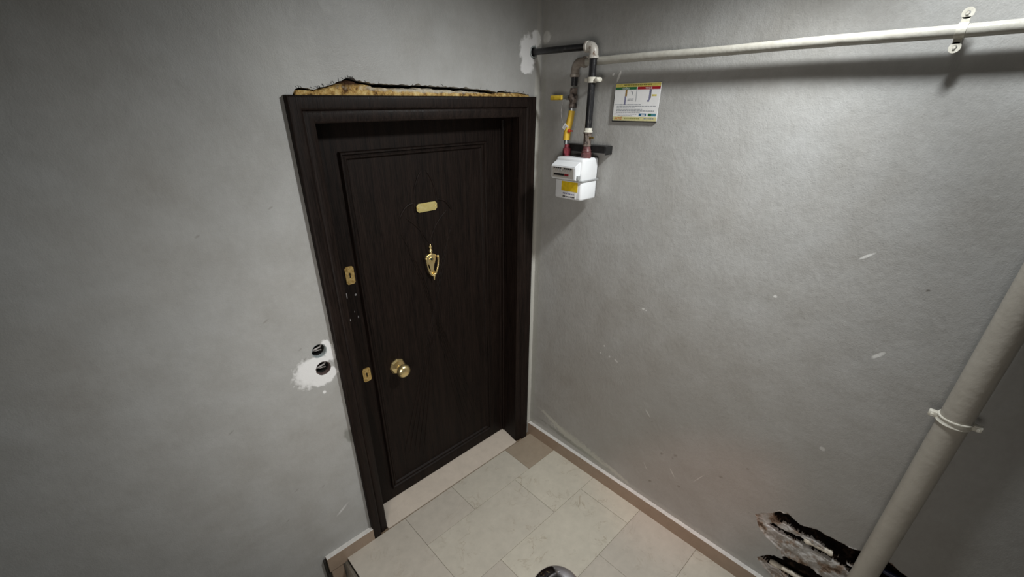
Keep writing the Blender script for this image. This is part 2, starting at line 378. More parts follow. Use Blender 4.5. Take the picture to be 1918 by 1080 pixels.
for i in range(nx+1):
    row = []
    for j in range(nz+1):
        y = PY0+(PY1-PY0)*i/nx; z = PZ0+(PZ1-PZ0)*j/nz
        e = min(i, nx-i, j, nz-j)
        wob = noise.noise(Vector((y*40, z*40, 0)))*.004+noise.noise(Vector((y*110, z*110, 3)))*.002
        a = pip((y, z), H_all)+wob
        d = 0
        if a > -.002 and e > 0:
            n1 = noise.fractal(Vector((y*22, z*22, 1)), 1, 2, 4); n2 = noise.fractal(Vector((y*70, z*70, 5)), 1, 2, 3)
            d = min(max(a+.002, 0)*1.2, .007)+.007*n1+.0025*n2
            d = max(d, -.006)
            for P_, dep in ((H_top, .085), (H_slit, .05), (H_low, .075)):
                s_ = pip((y, z), P_)+wob
                if s_ > 0: d = max(d, (lambda q: q*q*(3-2*q))(min(1, s_/.013))*(dep+.012*n1))
        if e == 0: d = 0
        D[i, j] = d; row.append(bm.verts.new((d, y, z)))
    V.append(row)
for i in range(nx):
    for j in range(nz):
        f = bm.faces.new((V[i][j], V[i+1][j], V[i+1][j+1], V[i][j+1]))
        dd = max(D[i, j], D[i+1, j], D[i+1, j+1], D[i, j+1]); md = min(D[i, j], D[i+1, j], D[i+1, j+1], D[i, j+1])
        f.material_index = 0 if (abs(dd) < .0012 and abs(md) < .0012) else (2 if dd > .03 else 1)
tag(obj('broken_plaster', bm, [M_wall_x, M_rubble, M_brick_shade], wall_right, smooth=True, auto=80), label='broken plaster hollow showing rubble coloured dark for shade and old pipes')
# old pipes inside the hollow
def oldpipe(name, a, b, r, mat, bulge=True):
    a = Vector(a); b = Vector(b); L = (b-a).length; d = (b-a)/L; pts = []; rs = []
    for i in range(15):
        t = i/14; pts.append(a+d*L*t+Vector((noise.noise(Vector((t*4, 1, 2)))*.002, 0, noise.noise(Vector((t*4, 5, 2)))*.003)))
        rs.append(r*(1.25 if bulge and (t < .18 or t > .86) else 1)*(1+.06*noise.noise(Vector((t*9, 2, 0)))))
    rs[0] *= .75; rs[-1] *= .75
    bm = BM(); tube(bm, pts, rs, 14); return obj(name, bm, mat, wall_right, smooth=True, auto=60)
ya, za = px2wall(1507, 1009, .014); yb, zb = px2wall(1560, 1036, .014)
oldpipe('old_pipe', (.014, ya, za), (.014, yb, zb), .0115, M_pvcw)
ya, za = px2wall(1442, 1050, .02); yb, zb = px2wall(1530, 1100, .02)
oldpipe('old_pipe', (.022, ya, za), (.022, yb, zb), .011, M_pvcw)
ya, za = px2wall(1652, 1066, .03); yb, zb = px2wall(1720, 1100, .03)
tag(oldpipe('cable', (.03, ya, za), (.03, yb, zb-.01), .010, M_bluec, False), label='dark blue cable in the broken wall')

bm = BM(); box(bm, XL-.15, XL, YF, .2, ZB, ZC); tag(obj('wall_left', bm, M_paint), kind='structure')
bm = BM(); box(bm, XL-.15, .2, YF-.15, YF, ZB, ZC); tag(obj('wall_front', bm, M_paint), kind='structure')
bm = BM(); box(bm, XL-.15, .2, YF-.15, .2, ZC, ZC+.12); tag(obj('ceiling', bm, plain('ceiling_paint', (.28, .27, .26), .6, scale=8)), kind='structure')

# ------------------------------------------------------------------ floor and tiles
XE = -1.368
bm = BM(); sheet(bm, [(XE+.006, .13), (XE+.006, -1.15), (XL, -1.15), (XL, YF), (0, YF), (0, .13)], [], 'z', -.004, -.16)
floor = tag(obj('floor', bm, [M_grout]), kind='structure')
tile_n = 0
def tile(x0, x1, y0, y1, mi):
    g = .0006
    if mi == 9:
        if y0 > -.3: return
        y1, mi = -.0245, 0
    if x1-x0 < .02 or y1-y0 < .02: return
    bm = BM(); box(bm, x0+g, x1-g, y0+g, y1-g, -.006, random.uniform(-.0004, .0004), .0012, 1)
    o = obj('tile', bm, M_marb[mi], floor); return o
rows = [(-.245, -.0245), (-.565, -.245), (-.887, -.565), (-1.213, -.887), (-1.54, -1.213), (-1.865, -1.54), (-2.19, -1.865), (-2.515, -2.19), (-2.84, -2.515), (-3.165, -2.84), (-3.49, -3.165), (-3.815, -3.49), (-4.14, -3.815), (-4.465, -4.14), (-4.6, -4.465)]
joints = {0: [(-1.029, 9), (-.705, 0), (-.261, 1), (0, 3)], 1: [(-1.029, 9), (-.388, 1), (0, 2)], 2: [(-1.18, 1), (-.80, 0), (-.149, 2), (0, 2)], 3: [(-1.10, 1), (-.414, 0), (0, 0)],
          4: [(-1.02, 1), (-.50, 2), (0, 1)]}
for r, (y0, y1) in enumerate(rows):
    J = joints.get(r)
    if not J:
        xs = [XE if y0 > -1.15 else XL]; x = xs[0]
        while x < -.35: x += random.choice((.42, .5, .62)); xs.append(min(x, 0))
        if xs[-1] < 0: xs.append(0)
        for a, b in zip(xs, xs[1:]): tile(a, b, y0, y1, random.choice((0, 1, 2)))
    else:
        a = XE
        for b, mi in J: tile(a, b, y0, y1, mi); a = b
        if y0 < -1.15:
            x = XL
            while x < XE-.05: nx_ = min(x+.55, XE); tile(x, nx_, y0, min(y1, -1.15) if y1 > -1.15 else y1, random.choice((0, 1))); x = nx_
for a, b in ((XL, -3.4), (-3.4, -2.75), (-2.75, -2.1), (-2.1, XE)): tile(a, b, -1.213, -1.15, 1)
# stairs going down beside the landing
for i in range(5):
    x1 = XE-.30*i; z1 = -.175*(i+1)
    bm = BM(); box(bm, max(x1-.32, XL), x1, -1.15, .0, z1-.03, z1, .003, 1); box(bm, x1-.012, x1+.012, -1.15, 0, z1, z1+.14)
    tag(obj('stair_step', bm, M_marb[0], floor), label='stair step down beside the landing')
bm = BM(); box(bm, XL, XL+.6, -1.15, 0, -1.2, -1.05); tag(obj('lower_landing', bm, M_conc, floor))
bm = BM(); box(bm, XE, XE+.02, -1.15, .0, -.16, -.02); obj('slab_edge', bm, M_conc, floor)

# skirtings
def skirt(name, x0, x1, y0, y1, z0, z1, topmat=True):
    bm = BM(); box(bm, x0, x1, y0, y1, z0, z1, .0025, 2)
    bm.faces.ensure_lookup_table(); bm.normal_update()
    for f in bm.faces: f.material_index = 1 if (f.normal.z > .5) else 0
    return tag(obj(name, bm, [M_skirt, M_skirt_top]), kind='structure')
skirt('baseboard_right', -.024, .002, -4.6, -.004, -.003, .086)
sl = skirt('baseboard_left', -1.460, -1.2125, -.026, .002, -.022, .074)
bm = BM(); box(bm, -1.452, -1.392, -.020, .002, -.150, -.024, .002, 1); obj('stair_skirting', bm, M_skirt, sl)
bm = BM(); box(bm, -1.475, -1.458, -.016, .004, -.12, .060, .004, 1)
for v in bm.verts: v.co += Vector((noise.noise(v.co*60)*.004, noise.noise(v.co*60+Vector((3, 0, 0)))*.004, 0))
obj('broken_mortar', bm, M_conc, sl)

# ------------------------------------------------------------------ door
door = tag(empty('door_1', (-.63, .05, 0)), kind='structure')
# casing: mitred profile  (offset from outer edge, protrusion)
CP0 = [(0, .002), (0, -.0195), (.004, -.0235), (.010, -.0245), (.036, -.0235), (.042, -.021), (.0445, -.015), (.0475, -.012), (.051, -.0145), (.056, -.0155), (.080, -.0100), (.085, -.006), (.085, .13)]
XLo, XRo, ZTo = -1.2138, -.0499, 2.1
kr = (.1521-.0499)/.085
bm = BM(); rings = []
for X, Z, sx, sz in ((XLo, -.002, 1, 0), (XLo, ZTo, 1, -1), (XRo, ZTo, -kr, -1), (XRo, -.002, -kr, 0)):
    rings.append([bm.verts.new((X+sx*u, y, Z+sz*u*(.0862/.085))) for u, y in CP0])
for a, b in zip(rings, rings[1:]):
    for i in range(len(CP0)-1): bm.faces.new((a[i], a[i+1], b[i+1], b[i]))
obj('casing', bm, M_wood_frame, door, smooth=True, auto=50)
YL = .115
# leaf with a raised moulding and a sunk field
bm = BM(); box(bm, -1.140, -.148, YL, YL+.05, .030, 2.03, .002, 1)
leaf = obj('leaf', bm, M_wood, door)
def ringprof(bm, x0, x1, z0, z1, prof):
    R2 = []
    for X, Z, sx, sz in ((x0, z0, 1, 1), (x0, z1, 1, -1), (x1, z1, -1, -1), (x1, z0, -1, 1)):
        R2.append([bm.verts.new((X+sx*u, y, Z+sz*u)) for u, y in prof])
    for q in range(4):
        a, b = R2[q], R2[(q+1) % 4]
        for i in range(len(prof)-1): bm.faces.new((a[i], a[i+1], b[i+1], b[i]))
bm = BM(); ringprof(bm, -1.016, -.268, .112, 1.908, [(0, YL+.001), (.001, YL-.012), (.004, YL-.016), (.010, YL-.016), (.013, YL-.012), (.0145, YL-.007), (.017, YL-.007), (.020, YL-.010), (.026, YL-.009), (.030, YL-.003), (.034, YL+.001)])
obj('panel_moulding', bm, M_wood, leaf, smooth=True, auto=40)
# thin bead on the right edge of the leaf
bm = BM(); box(bm, -.172, -.166, YL-.004, YL+.002, .032, 1.965, .002, 2); box(bm, -.158, -.153, YL-.014, YL+.002, .03, 2.0, .002, 1)
obj('edge_bead', bm, M_wood_frame, leaf)
# carved relief lines
def bead(bm, pts, r, y=YL):
    P_ = [Vector((p[0], y-.0002, p[1])) for p in pts]
    n = 8; rg = []
    for i, p in enumerate(P_):
        d = (P_[min(i+1, len(P_)-1)]-P_[max(i-1, 0)]).normalized(); s_ = Vector((d.z, 0, -d.x)); t = i/(len(P_)-1)
        rr = r*min(1, .25+6*t, .25+6*(1-t))
        rg.append([bm.verts.new(p+s_*rr*cos(pi*k_/n)+Vector((0, -1, 0))*rr*.8*sin(pi*k_/n)) for k_ in range(n+1)])
    for a, b in zip(rg, rg[1:]):
        for k_ in range(n): bm.faces.new((a[k_], a[k_+1], b[k_+1], b[k_]))
def bez(p0, p1, p2, p3, n=28):
    o = []
    for i in range(n+1):
        t = i/n; s_ = 1-t
        o.append((s_**3*p0[0]+3*s_*s_*t*p1[0]+3*s_*t*t*p2[0]+t**3*p3[0], s_**3*p0[1]+3*s_*s_*t*p1[1]+3*s_*t*t*p2[1]+t**3*p3[1]))
    return o
XC = -.636
bm = BM()
for s in (-1, 1):
    for j in range(5):
        o_ = j*.030
        bead(bm, bez((XC+s*(.275-o_), .30-.02*j), (XC+s*(.17-o_*.8), .62), (XC+s*(.07-o_*.3), .90), (XC-s*(.01+j*.004), 1.16)), .0034)
    for j in range(3):
        bead(bm, bez((XC-s*(.005+j*.006), 1.12), (XC-s*(.03+j*.01), 1.3), (XC-s*(.08+j*.018), 1.40), (XC-s*(.15-j*.012), 1.545)), .0032)
    bead(bm, bez((XC+s*.002, 1.47), (XC+s*.03, 1.53), (XC+s*.06, 1.57), (XC+s*.115, 1.61)), .0042)
    bead(bm, bez((XC+s*.15, 1.60), (XC+s*.12, 1.655), (XC+s*.10, 1.668), (XC+s*.055, 1.668)), .0055)
    bead(bm, bez((XC+s*.058, 1.60), (XC+s*.072, 1.70), (XC+s*.05, 1.76), (XC+s*.012, 1.805)), .0045)
    bead(bm, bez((XC+s*.052, 1.60), (XC+s*.045, 1.55), (XC+s*.03, 1.50), (XC+s*.012, 1.42)), .0030)
obj('carved_relief', bm, M_wood, leaf, smooth=True, auto=70)
# name plate
def chamf(cx, cz, w, h, c): return [(cx-w/2+c, cz-h/2), (cx+w/2-c, cz-h/2), (cx+w/2, cz-h/2+c), (cx+w/2, cz+h/2-c), (cx+w/2-c, cz+h/2), (cx-w/2+c, cz+h/2), (cx-w/2, cz+h/2-c), (cx-w/2, cz-h/2+c)]
bm = BM(); prism(bm, chamf(-.635, 1.643, .112, .040, .010), 'y', YL-.0075, YL-.004); prism(bm, chamf(-.635, 1.643, .104, .032, .009), 'y', YL-.0085, YL-.0075)
box(bm, -.66, -.61, YL-.005, YL, 1.635, 1.65)
npl = tag(obj('name_plate', bm, M_plate, door), label='blank brass name plate')
for x in (-.684, -.586):
    bm = BM(); lathe(bm, (x, YL-.0085, 1.643), (0, -1, 0), [(.0034, 0), (.0034, .0006), (.002, .0016), (0, .0018)], 12); obj('screw', bm, M_brass2, npl, smooth=True)
# knocker with viewer
KX, KZ = -.634, 1.372
kn = empty('door_knocker', (0, 0, 0)); kn.parent = door; kn.location = Vector((KX, YL, KZ))-door.location
def shield(w, h, cx, cz, n=18):
    pts = []
    for i in range(n+1):
        t = i/n; z = cz+h/2-h*t; ww = w/2*(1-.12*sin(pi*min(1, t*2.2)))*(1-t**2.4)**.8 if t < 1 else 0
        pts.append((cx+ww, z))
    return pts+[(2*cx-p[0], p[1]) for p in pts[::-1]][1:-1]
bm = BM()
top = [(KX-.030, KZ+.032), (KX-.018, KZ+.040), (KX-.008, KZ+.044), (KX+.008, KZ+.044), (KX+.018, KZ+.040), (KX+.030, KZ+.032), (KX+.026, KZ+.010), (KX+.018, KZ-.008), (KX+.010, KZ-.018), (KX+.007, KZ-.040), (KX+.018, KZ-.050), (KX+.010, KZ-.066), (KX, KZ-.072),
       (KX-.010, KZ-.066), (KX-.018, KZ-.050), (KX-.007, KZ-.040), (KX-.010, KZ-.018), (KX-.018, KZ-.008), (KX-.026, KZ+.010)]
prism(bm, top, 'y', YL-.008, YL); bmesh.ops.bevel(bm, geom=[e for e in bm.edges if abs(e.verts[0].co.y-(YL-.008)) < 1e-5 and abs(e.verts[1].co.y-(YL-.008)) < 1e-5], offset=.0022, segments=2, affect='EDGES')
obj('shield', bm, M_brass, kn, smooth=True, auto=50)
bm = BM(); lathe(bm, (KX, YL-.006, KZ+.040), (0, 0, 1), [(.007, 0), (.005, .006), (.008, .012), (.0095, .019), (.007, .026), (.0045, .030), (.0075, .036), (.0075, .040), (.004, .047), (.002, .053), (0, .055)], 16); obj('finial', bm, M_brass, kn, smooth=True, auto=60)
bm = BM()
pts = [(KX-.033, KZ+.026), (KX-.034, KZ+.010), (KX-.031, KZ-.015), (KX-.024, KZ-.038), (KX-.012, KZ-.058), (KX, KZ-.066), (KX+.012, KZ-.058), (KX+.024, KZ-.038), (KX+.031, KZ-.015), (KX+.034, KZ+.010), (KX+.033, KZ+.026)]
tube(bm, [(x, YL-.018, z) for x, z in pts], [.005, .0042, .0038, .0042, .0055, .007, .0055, .0042, .0038, .0042, .005], 12)
lathe(bm, (KX-.040, YL-.014, KZ+.028), (1, 0, 0), [(.004, 0), (.006, .003), (.006, .009), (.003, .012)], 12); lathe(bm, (KX+.028, YL-.014, KZ+.028), (1, 0, 0), [(.003, 0), (.006, .003), (.006, .009), (.004, .012)], 12)
obj('striker_ring', bm, M_brass, kn, smooth=True, auto=60)
bm = BM(); lathe(bm, (KX, YL-.020, KZ-.062), (0, 0, -1), [(.006, -.004), (.0085, .002), (.007, .008), (.004, .013), (.0035, .024), (0, .028)], 16); obj('drop_tip', bm, M_brass, kn, smooth=True, auto=60)
bm = BM(); lathe(bm, (KX, YL-.006, KZ+.018), (0, -1, 0), [(.0105, 0), (.0105, .005), (.0085, .006), (.0075, .004)], 24); obj('viewer_rim', bm, M_brass, kn, smooth=True)
bm = BM(); lathe(bm, (KX, YL-.009, KZ+.018), (0, -1, 0), [(.0075, 0), (.006, .002), (0, .003)], 20); obj('viewer_lens', bm, plain('dark_lens', (.02, .03, .025), .08), kn, smooth=True)
# keyhole plates
for z, h, mm in ((1.412, .080, M_brass2), (.901, .074, M_brass2)):
    X = -1.050
    bm = BM(); sheet(bm, chamf(X, z, .040, h, .007), [[(X-.003, z-.012), (X+.003, z-.012), (X+.003, z+.002), (X+.005, z+.007), (X, z+.013), (X-.005, z+.007), (X-.003, z+.002)]], 'y', YL-.004, YL-.0002)
    e_ = tag(obj('keyhole_plate', bm, mm, door), label='worn brass keyhole plate' if z > 1 else 'lower worn brass keyhole plate')
    bm = BM(); box(bm, X-.006, X+.006, YL-.0006, YL-.0001, z-.014, z+.014); obj('keyhole', bm, M_black, e_)
    bm = BM(); lathe(bm, (X, YL-.004, z+h*.36), (0, -1, 0), [(.0028, 0), (.002, .001), (0, .0012)], 10); lathe(bm, (X, YL-.004, z-h*.36), (0, -1, 0), [(.0028, 0), (.002, .001), (0, .0012)], 10); obj('screw', bm, M_brass, e_)
# knob
kb = empty('door_knob'); kb.parent = door; kb.location = Vector((-.883, YL, .868))-door.location
bm = BM(); lathe(bm, (-.885, YL, .876), (0, -1, 0), [(.043, 0), (.043, .005), (.036, .013), (.024, .015), (.013, .018)], 8); obj('rose', bm, M_brass, kb)
bm = BM(); lathe(bm, (-.885, YL-.012, .876), (0, -1, 0), [(.013, 0), (.010, .012), (.010, .022), (.019, .028), (.029, .034), (.0345, .044), (.0355, .052), (.032, .061), (.023, .068), (.011, .071), (0, .0715)], 36)
obj('knob', bm, M_brass, kb, smooth=True, auto=70)
# worn bare marks on the frame (chips in the varnish)
for x, z, w_, h_ in ((-1.100, 1.318, .012, .012), (-1.128, 1.38, .004, .03), (-1.13, 1.27, .005, .012), (-1.105, 1.21, .005, .016), (-1.118, 1.24, .003, .01)):
    pts = [(x+w_*.5*cos(a)*(random.uniform(.7, 1)), z+h_*.5*sin(a)*random.uniform(.7, 1)) for a in [2*pi*i/9 for i in range(9)]]
    yy = YL if x > -1.127 else YL
    bm = BM(); prism(bm, pts, 'y', -.0125, -.0105) if x < -1.127 else prism(bm, [(p[0]+.062, p[1]) for p in pts], 'y', YL-.0010, YL+.0002)
    obj('varnish_chip', bm, plain('chip', (.20, .19, .19), .5), door)
# threshold slab
bm = BM(); prism(bm, [(-.0205, -.003), (-.0205, .0035), (-.0195, .0045), (.110, .033), (.135, .033), (.135, -.003)], 'x', -1.129, -.152); obj('threshold', bm, M_thresh, door)
bm = BM(); box(bm, -1.20, -.06, .132, .16, -.01, 2.15); obj('door_backing', bm, M_black, door)
# foam over the casing
bm = BM(); N = 300; rowz = 7; V = []
for i in range(N+1):
    x = -1.178+(1.098*i/N); zt = crack_z(x); gap = .003 if x < -.90 else (.0095+.003*noise.noise(Vector((x*30, 0, 0))) if x < -.30 else .002)
    zt = max(2.101, zt-gap+.002*noise.noise(Vector((x*90, 4, 0)))); col = []
    for j in range(rowz+1):
        t = j/rowz; z = 2.094+(zt-2.094)*t
        y = .004-.012*sin(pi*min(1, .30+t*.70))+.007*noise.noise(Vector((x*55, z*55, 0)))+.004*noise.noise(Vector((x*140, z*140, 2)))
        if j == rowz: y = .05
        col.append(bm.verts.new((x, y, z)))
    V.append(col)
for i in range(N):
    for j in range(rowz): bm.faces.new((V[i][j], V[i+1][j], V[i+1][j+1], V[i][j+1]))
tag(obj('foam', bm, M_foam, door, smooth=True, auto=60), label='yellow burnt building foam above the frame', kind='stuff')
# hairs/cracks of torn tape above the foam
bm = BM()
for i in range(34):
    x = random.choice([random.uniform(-1.17, -.92)]*2+[random.uniform(-.9, -.09)]); z = crack_z(x)+.001
    L = random.uniform(.006, .018); a = random.uniform(1.2, 2.9)
    tube(bm, [(x, -.0006, z), (x+cos(a)*L*.5, -.0010, z+sin(a)*L*.4+.001), (x+cos(a)*L, -.0006, z+sin(a)*L*.6)], [.0007, .0006, .0002], 5)
obj('torn_fibres', bm, M_steel, door)['kind'] = 'stuff'

# ------------------------------------------------------------------ conduit sleeves in the door wall
for i, (x, z) in enumerate(HL):
    s_ = tag(empty('conduit_sleeve', (x, .03, z)), ('upper round cable hole beside the door with grey plastic sleeve' if i == 0 else 'lower round cable hole beside the door in fresh white filler'), 'cable hole', 'two round cable holes beside the door')
    bm = BM(); n = 28; R1, R2 = .0312, .0285
    lathe(bm, (x, .002, z), (0, 1, 0), [(R1, 0), (R1, .024), (R2, .024), (R2, 0), (R1, 0)], 28, cap=False); obj('sleeve', bm, M_pvc if i == 0 else M_dirtpvc, s_, smooth=True)
    bm = BM(); lathe(bm, (x, .022, z), (0, 1, 0), [(.0284, 0), (.0284, .06), (.0001, .061)], 24, cap=False); obj('hollow', bm, M_black, s_)
    bm = BM()
    tube(bm, [(x-.026, .030, z-.006), (x-.008, .018, z+.004), (x+.012, .016, z+.010), (x+.026, .03, z+.018)], .0035, 8)
    tube(bm, [(x-.020, .045, z-.018), (x+.002, .030, z-.010), (x+.018, .03, z-.012)], .003, 8); obj('wire', bm, M_wire, s_, smooth=True)

# ------------------------------------------------------------------ gas pipes
PXX = -.080
pb = tag(empty('black_gas_pipe', (PXX, 0, 2.284)), 'black gas pipe from the filler hole in the door wall to the elbow', 'pipe')
EY = -.359
bm = BM(); tube(bm, [(-.052, .03, 2.2855), (-.055, 0, 2.285), (PXX, EY+.030, 2.279)], .0135, 24); obj('pipe', bm, M_blackpipe, pb, smooth=True)
bm = BM(); lathe(bm, (-.055, .004, 2.285), (0, -1, 0), [(.0245, -.004), (.0245, .003), (.0200, .006), (.0190, .004), (.0170, -.004)], 28); obj('wall_sleeve', bm, M_pvc, pb, smooth=True, auto=50)
vb = tag(empty('vertical_gas_pipe', (PXX, EY, 1.90)), 'vertical black gas pipe with white painted elbow above the gas meter', 'pipe')
bm = BM()
pts = arc((PXX, EY+.022, 2.257), .022, pi/2, pi, (0, 1, 0), (0, 0, 1), 10)
tube(bm, [(PXX, EY+.034, 2.279)]+pts+[(PXX, EY, 2.244)], .0185, 24)
lathe(bm, (PXX, EY+.040, 2.279), (0, -1, 0), [(.018, 0), (.0215, .001), (.0215, .010), (.0185, .012)], 24); lathe(bm, (PXX, EY, 2.235), (0, 0, 1), [(.018, 0), (.0215, .001), (.0215, .010), (.0185, .012)], 24)
obj('elbow', bm, M_elbow, vb, smooth=True, auto=50)
bm = BM(); tube(bm, [(PXX, EY, 2.25), (PXX-.002, EY-.004, 2.1), (PXX-.002, EY-.004, 1.965)], .0150, 24); obj('pipe', bm, M_blackpipe, vb, smooth=True)
bm = BM(); lathe(bm, (PXX-.001, EY-.003, 2.147), (0, 0, 1), [(.0155, 0), (.0195, .001), (.0200, .010), (.0195, .021), (.0155, .022)], 24)
box(bm, PXX-.008, PXX+.010, EY-.043, EY-.016, 2.149, 2.167, .003, 2); lathe(bm, (PXX, EY-.034, 2.158), (-1, 0, 0), [(.0, -.014), (.009, -.014), (.009, .012), (.006, .016), (0, .017)], 14)
box(bm, PXX-.006, PXX+.008, EY+.014, EY+.034, 2.150, 2.166, .003, 2); tube(bm, [(PXX+.014, EY, 2.158), (.002, EY, 2.158)], .005, 12)
obj('clamp', bm, M_whitefit, vb, smooth=True, auto=40)
bm = BM(); lathe(bm, (PXX-.002, EY-.004, 1.956), (0, 0, 1), [(.0165, 0), (.0200, .001), (.0200, .004), (.0168, .006), (.0168, .016), (.0155, .018)], 24); obj('collar', bm, M_whitefit, vb, smooth=True, auto=50)
bm = BM(); lathe(bm, (PXX-.002, EY-.004, 1.900), (0, 0, 1), [(.0185, 0), (.0185, .004), (.0165, .006), (.0168, .050), (.0195, .052), (.0195, .056)], 8); obj('union_body', bm, M_valve, vb)
bm = BM(); tube(bm, [(PXX-.006, EY-.016, 1.935), (PXX-.006, EY-.030, 1.936)], .0045, 10); box(bm, PXX-.009, PXX-.003, EY-.040, EY-.028, 1.933, 1.939, .001, 1); obj('test_nipple', bm, plain('tarnished_brass', (.20, .13, .04), .4, .6), vb)
# long cream gas pipe along the right wall
YX, YZ = -.048, 2.228
cp_ = tag(empty('wall_gas_pipe', (YX, -1.4, YZ)), 'long cream painted gas pipe running along the right wall', 'pipe')
bm = BM()
pts = [(YX, -4.6, YZ)]+[(YX, -3.2+.1*i, YZ+.0012*sin(i)) for i in range(29)]+[(YX, -.30, YZ)]
tube(bm, pts, .0152, 24); obj('pipe', bm, M_cream, cp_, smooth=True)
bm = BM(); VY = -.248
pts = arc((YX-.004, VY-.026, YZ-.026), .026, pi/2, 0, (0, 1, 0), (0, 0, 1), 10)
tube(bm, [(YX, -.30, YZ)]+pts+[(YX-.005, VY, YZ-.045)], .0185, 24)
lathe(bm, (YX-.001, -.300, YZ), (0, 1, 0), [(.0150, 0), (.0215, .001), (.0215, .011), (.018, .013)], 24); lathe(bm, (YX-.005, VY, YZ-.055), (0, 0, 1), [(.016, 0), (.0215, .001), (.0215, .011), (.018, .013)], 24)
obj('elbow', bm, pipe_paint('dusty_elbow', (.34, .30, .26), (.22, .18, .15), (.3, .6), .5, 40), cp_, smooth=True, auto=50)
bm = BM(); cy = -1.446
lathe(bm, (YX, cy-.010, YZ), (0, 1, 0), [(.0150, 0), (.0172, .0006), (.0176, .010), (.0172, .0194), (.0150, .020)], 28)
for s in (1, -1):
    zc = YZ+s*.0285
    sh = [(YX-.017+.012*0, 0)]
    # ear: lens-shaped lug with a bolt hole, lying across the pipe
    n = 16
    ear = [(YX+.019*cos(2*pi*i/n), cy+.0135*sin(2*pi*i/n)) for i in range(n)]
    hole = [(YX+.0055*cos(2*pi*i/10), cy+.0055*sin(2*pi*i/10)) for i in range(10)]
    b2 = BM()
    zz = YZ+s*.036
    sheet(b2, [(zz+.013*cos(2*pi*i/n)*1.0, 0) and (cy+.012*cos(2*pi*i/n), zz+.0125*sin(2*pi*i/n)) for i in range(n)], [[(cy+.005*cos(2*pi*i/10), zz+.005*sin(2*pi*i/10)) for i in range(10)]], 'x', YX-.003, YX)
    t = bpy.data.meshes.new('t'); b2.to_mesh(t); b2.free(); bm.from_mesh(t); bpy.data.meshes.remove(t)
    box(bm, YX-.003, YX, cy-.008, cy+.008, min(YZ+s*.016, zz-s*.008), max(YZ+s*.016, zz-s*.008))
    tube(bm, [(YX-.006, cy+.001, zz), (YX+.01, cy+.001, zz)], .0032, 10)
tube(bm, [(YX+.015, cy, YZ), (.002, cy, YZ)], .006, 12)
obj('clamp', bm, M_whitefit, cp_, smooth=True, auto=40)
# shut-off valve
vx, vy = YX-.006, VY
va = tag(empty('gas_valve', (vx, vy, 2.09)), 'dark painted gas shut off valve with yellow lever above the meter', 'valve')
bm = BM(); tube(bm, [(vx, vy, 2.20), (vx, vy, 2.14)], .0145, 20); obj('pipe_stub', bm, M_blackpipe, va, smooth=True)
bm = BM(); lathe(bm, (vx, vy, 2.052), (0, 0, 1), [(.014, 0), (.0185, .001), (.0185, .016), (.015, .020), (.0165, .026), (.0205, .036), (.0205, .048), (.0165, .058), (.0150, .062)], 20)
lathe(bm, (vx, vy, 2.112), (0, 0, 1), [(.0185, 0), (.0185, .018), (.015, .019)], 6)
lathe(bm, (vx, vy+.012, 2.094), (0, 1, 0), [(.011, 0), (.010, .014), (.006, .016), (.006, .022)], 14)
obj('valve_body', bm, M_valve, va, smooth=True, auto=35)
bm = BM(); box(bm, vx-.006, vx-.003, vy+.026, vy+.062, 2.087, 2.101, .001, 1); box(bm, vx-.008, vx+.010, vy+.024, vy+.036, 2.084, 2.104, .002, 1); lv = obj('lever', bm, M_zinc, va)
bm = BM(); box(bm, vx-.012, vx+.002, vy+.058, vy+.128, 2.084, 2.104, .005, 3); obj('lever_grip', bm, M_yellowgrip, va, smooth=True)
bm = BM(); pts = bez((vy+.05, 2.086), (vy+.070, 2.05), (vy+.065, 1.99), (vy+.022, 1.965), 16); tube(bm, [(vx-.006, p[0], p[1]) for p in pts], .0009, 6); obj('seal_wire', bm, M_wire, va)
# yellow hose
hose = tag(empty('gas_hose', (vx, vy, 1.92)), 'short bent yellow gas hose between valve and meter', 'hose')
bm = BM(); hp = bez((0, 2.048), (0, 1.995), (.016, 1.975), (.014, 1.918), 18)
tube(bm, [(vx-.0005*i, vy+.004+p[0], p[1]) for i, p in enumerate(hp)], [.0145]*5+[.0158]*9+[.0168]*5, 20)
obj('hose', bm, M_yellow, hose, smooth=True)
bm = BM(); lathe(bm, (vx, vy+.004, 2.040), (0, 0, 1), [(.0145, 0), (.015, .002), (.015, .012), (.013, .014)], 16); obj('ferrule', bm, M_zinc, hose, smooth=True, auto=40); bm = BM(); lathe(bm, (vx-.009, vy+.018, 1.900), (0, 0, 1), [(.0115, 0), (.0115, .021)], 16); obj('ferrule', bm, M_zinc, hose, smooth=True, auto=40)
sg = tag(empty('seal_tag', (vx-.02, vy+.02, 1.97)), 'small white paper tag with red seal hanging on the yellow hose', 'tag')
bm = BM(); Mx = Matrix.Translation((vx-.021, vy+.019, 1.973)) @ Matrix.Rotation(radians(38), 4, 'X') @ Matrix.Rotation(radians(8), 4, 'Z'); box(bm, -.0006, .0006, -.0125, .0125, -.0125, .0125, .0003, 1, Mx); obj('paper', bm, M_white, sg)
bm = BM()
for i in range(3): box(bm, -.0009, -.0007, -.008, .008, -.006+i*.005, -.0045+i*.005, 0, 1, Mx)
obj('print_lines', bm, M_pgrey, sg)
bm = BM(); lathe(bm, (vx-.018, vy-.001, 1.958), (-1, 0, 0), [(.0, -.008), (.007, -.004), (.007, .003), (.004, .005), (0, .006)], 12); box(bm, vx-.019, vx-.008, vy-.016, vy+.004, 1.955, 1.961, .001, 1); obj('seal', bm, M_tagred, sg, smooth=True)

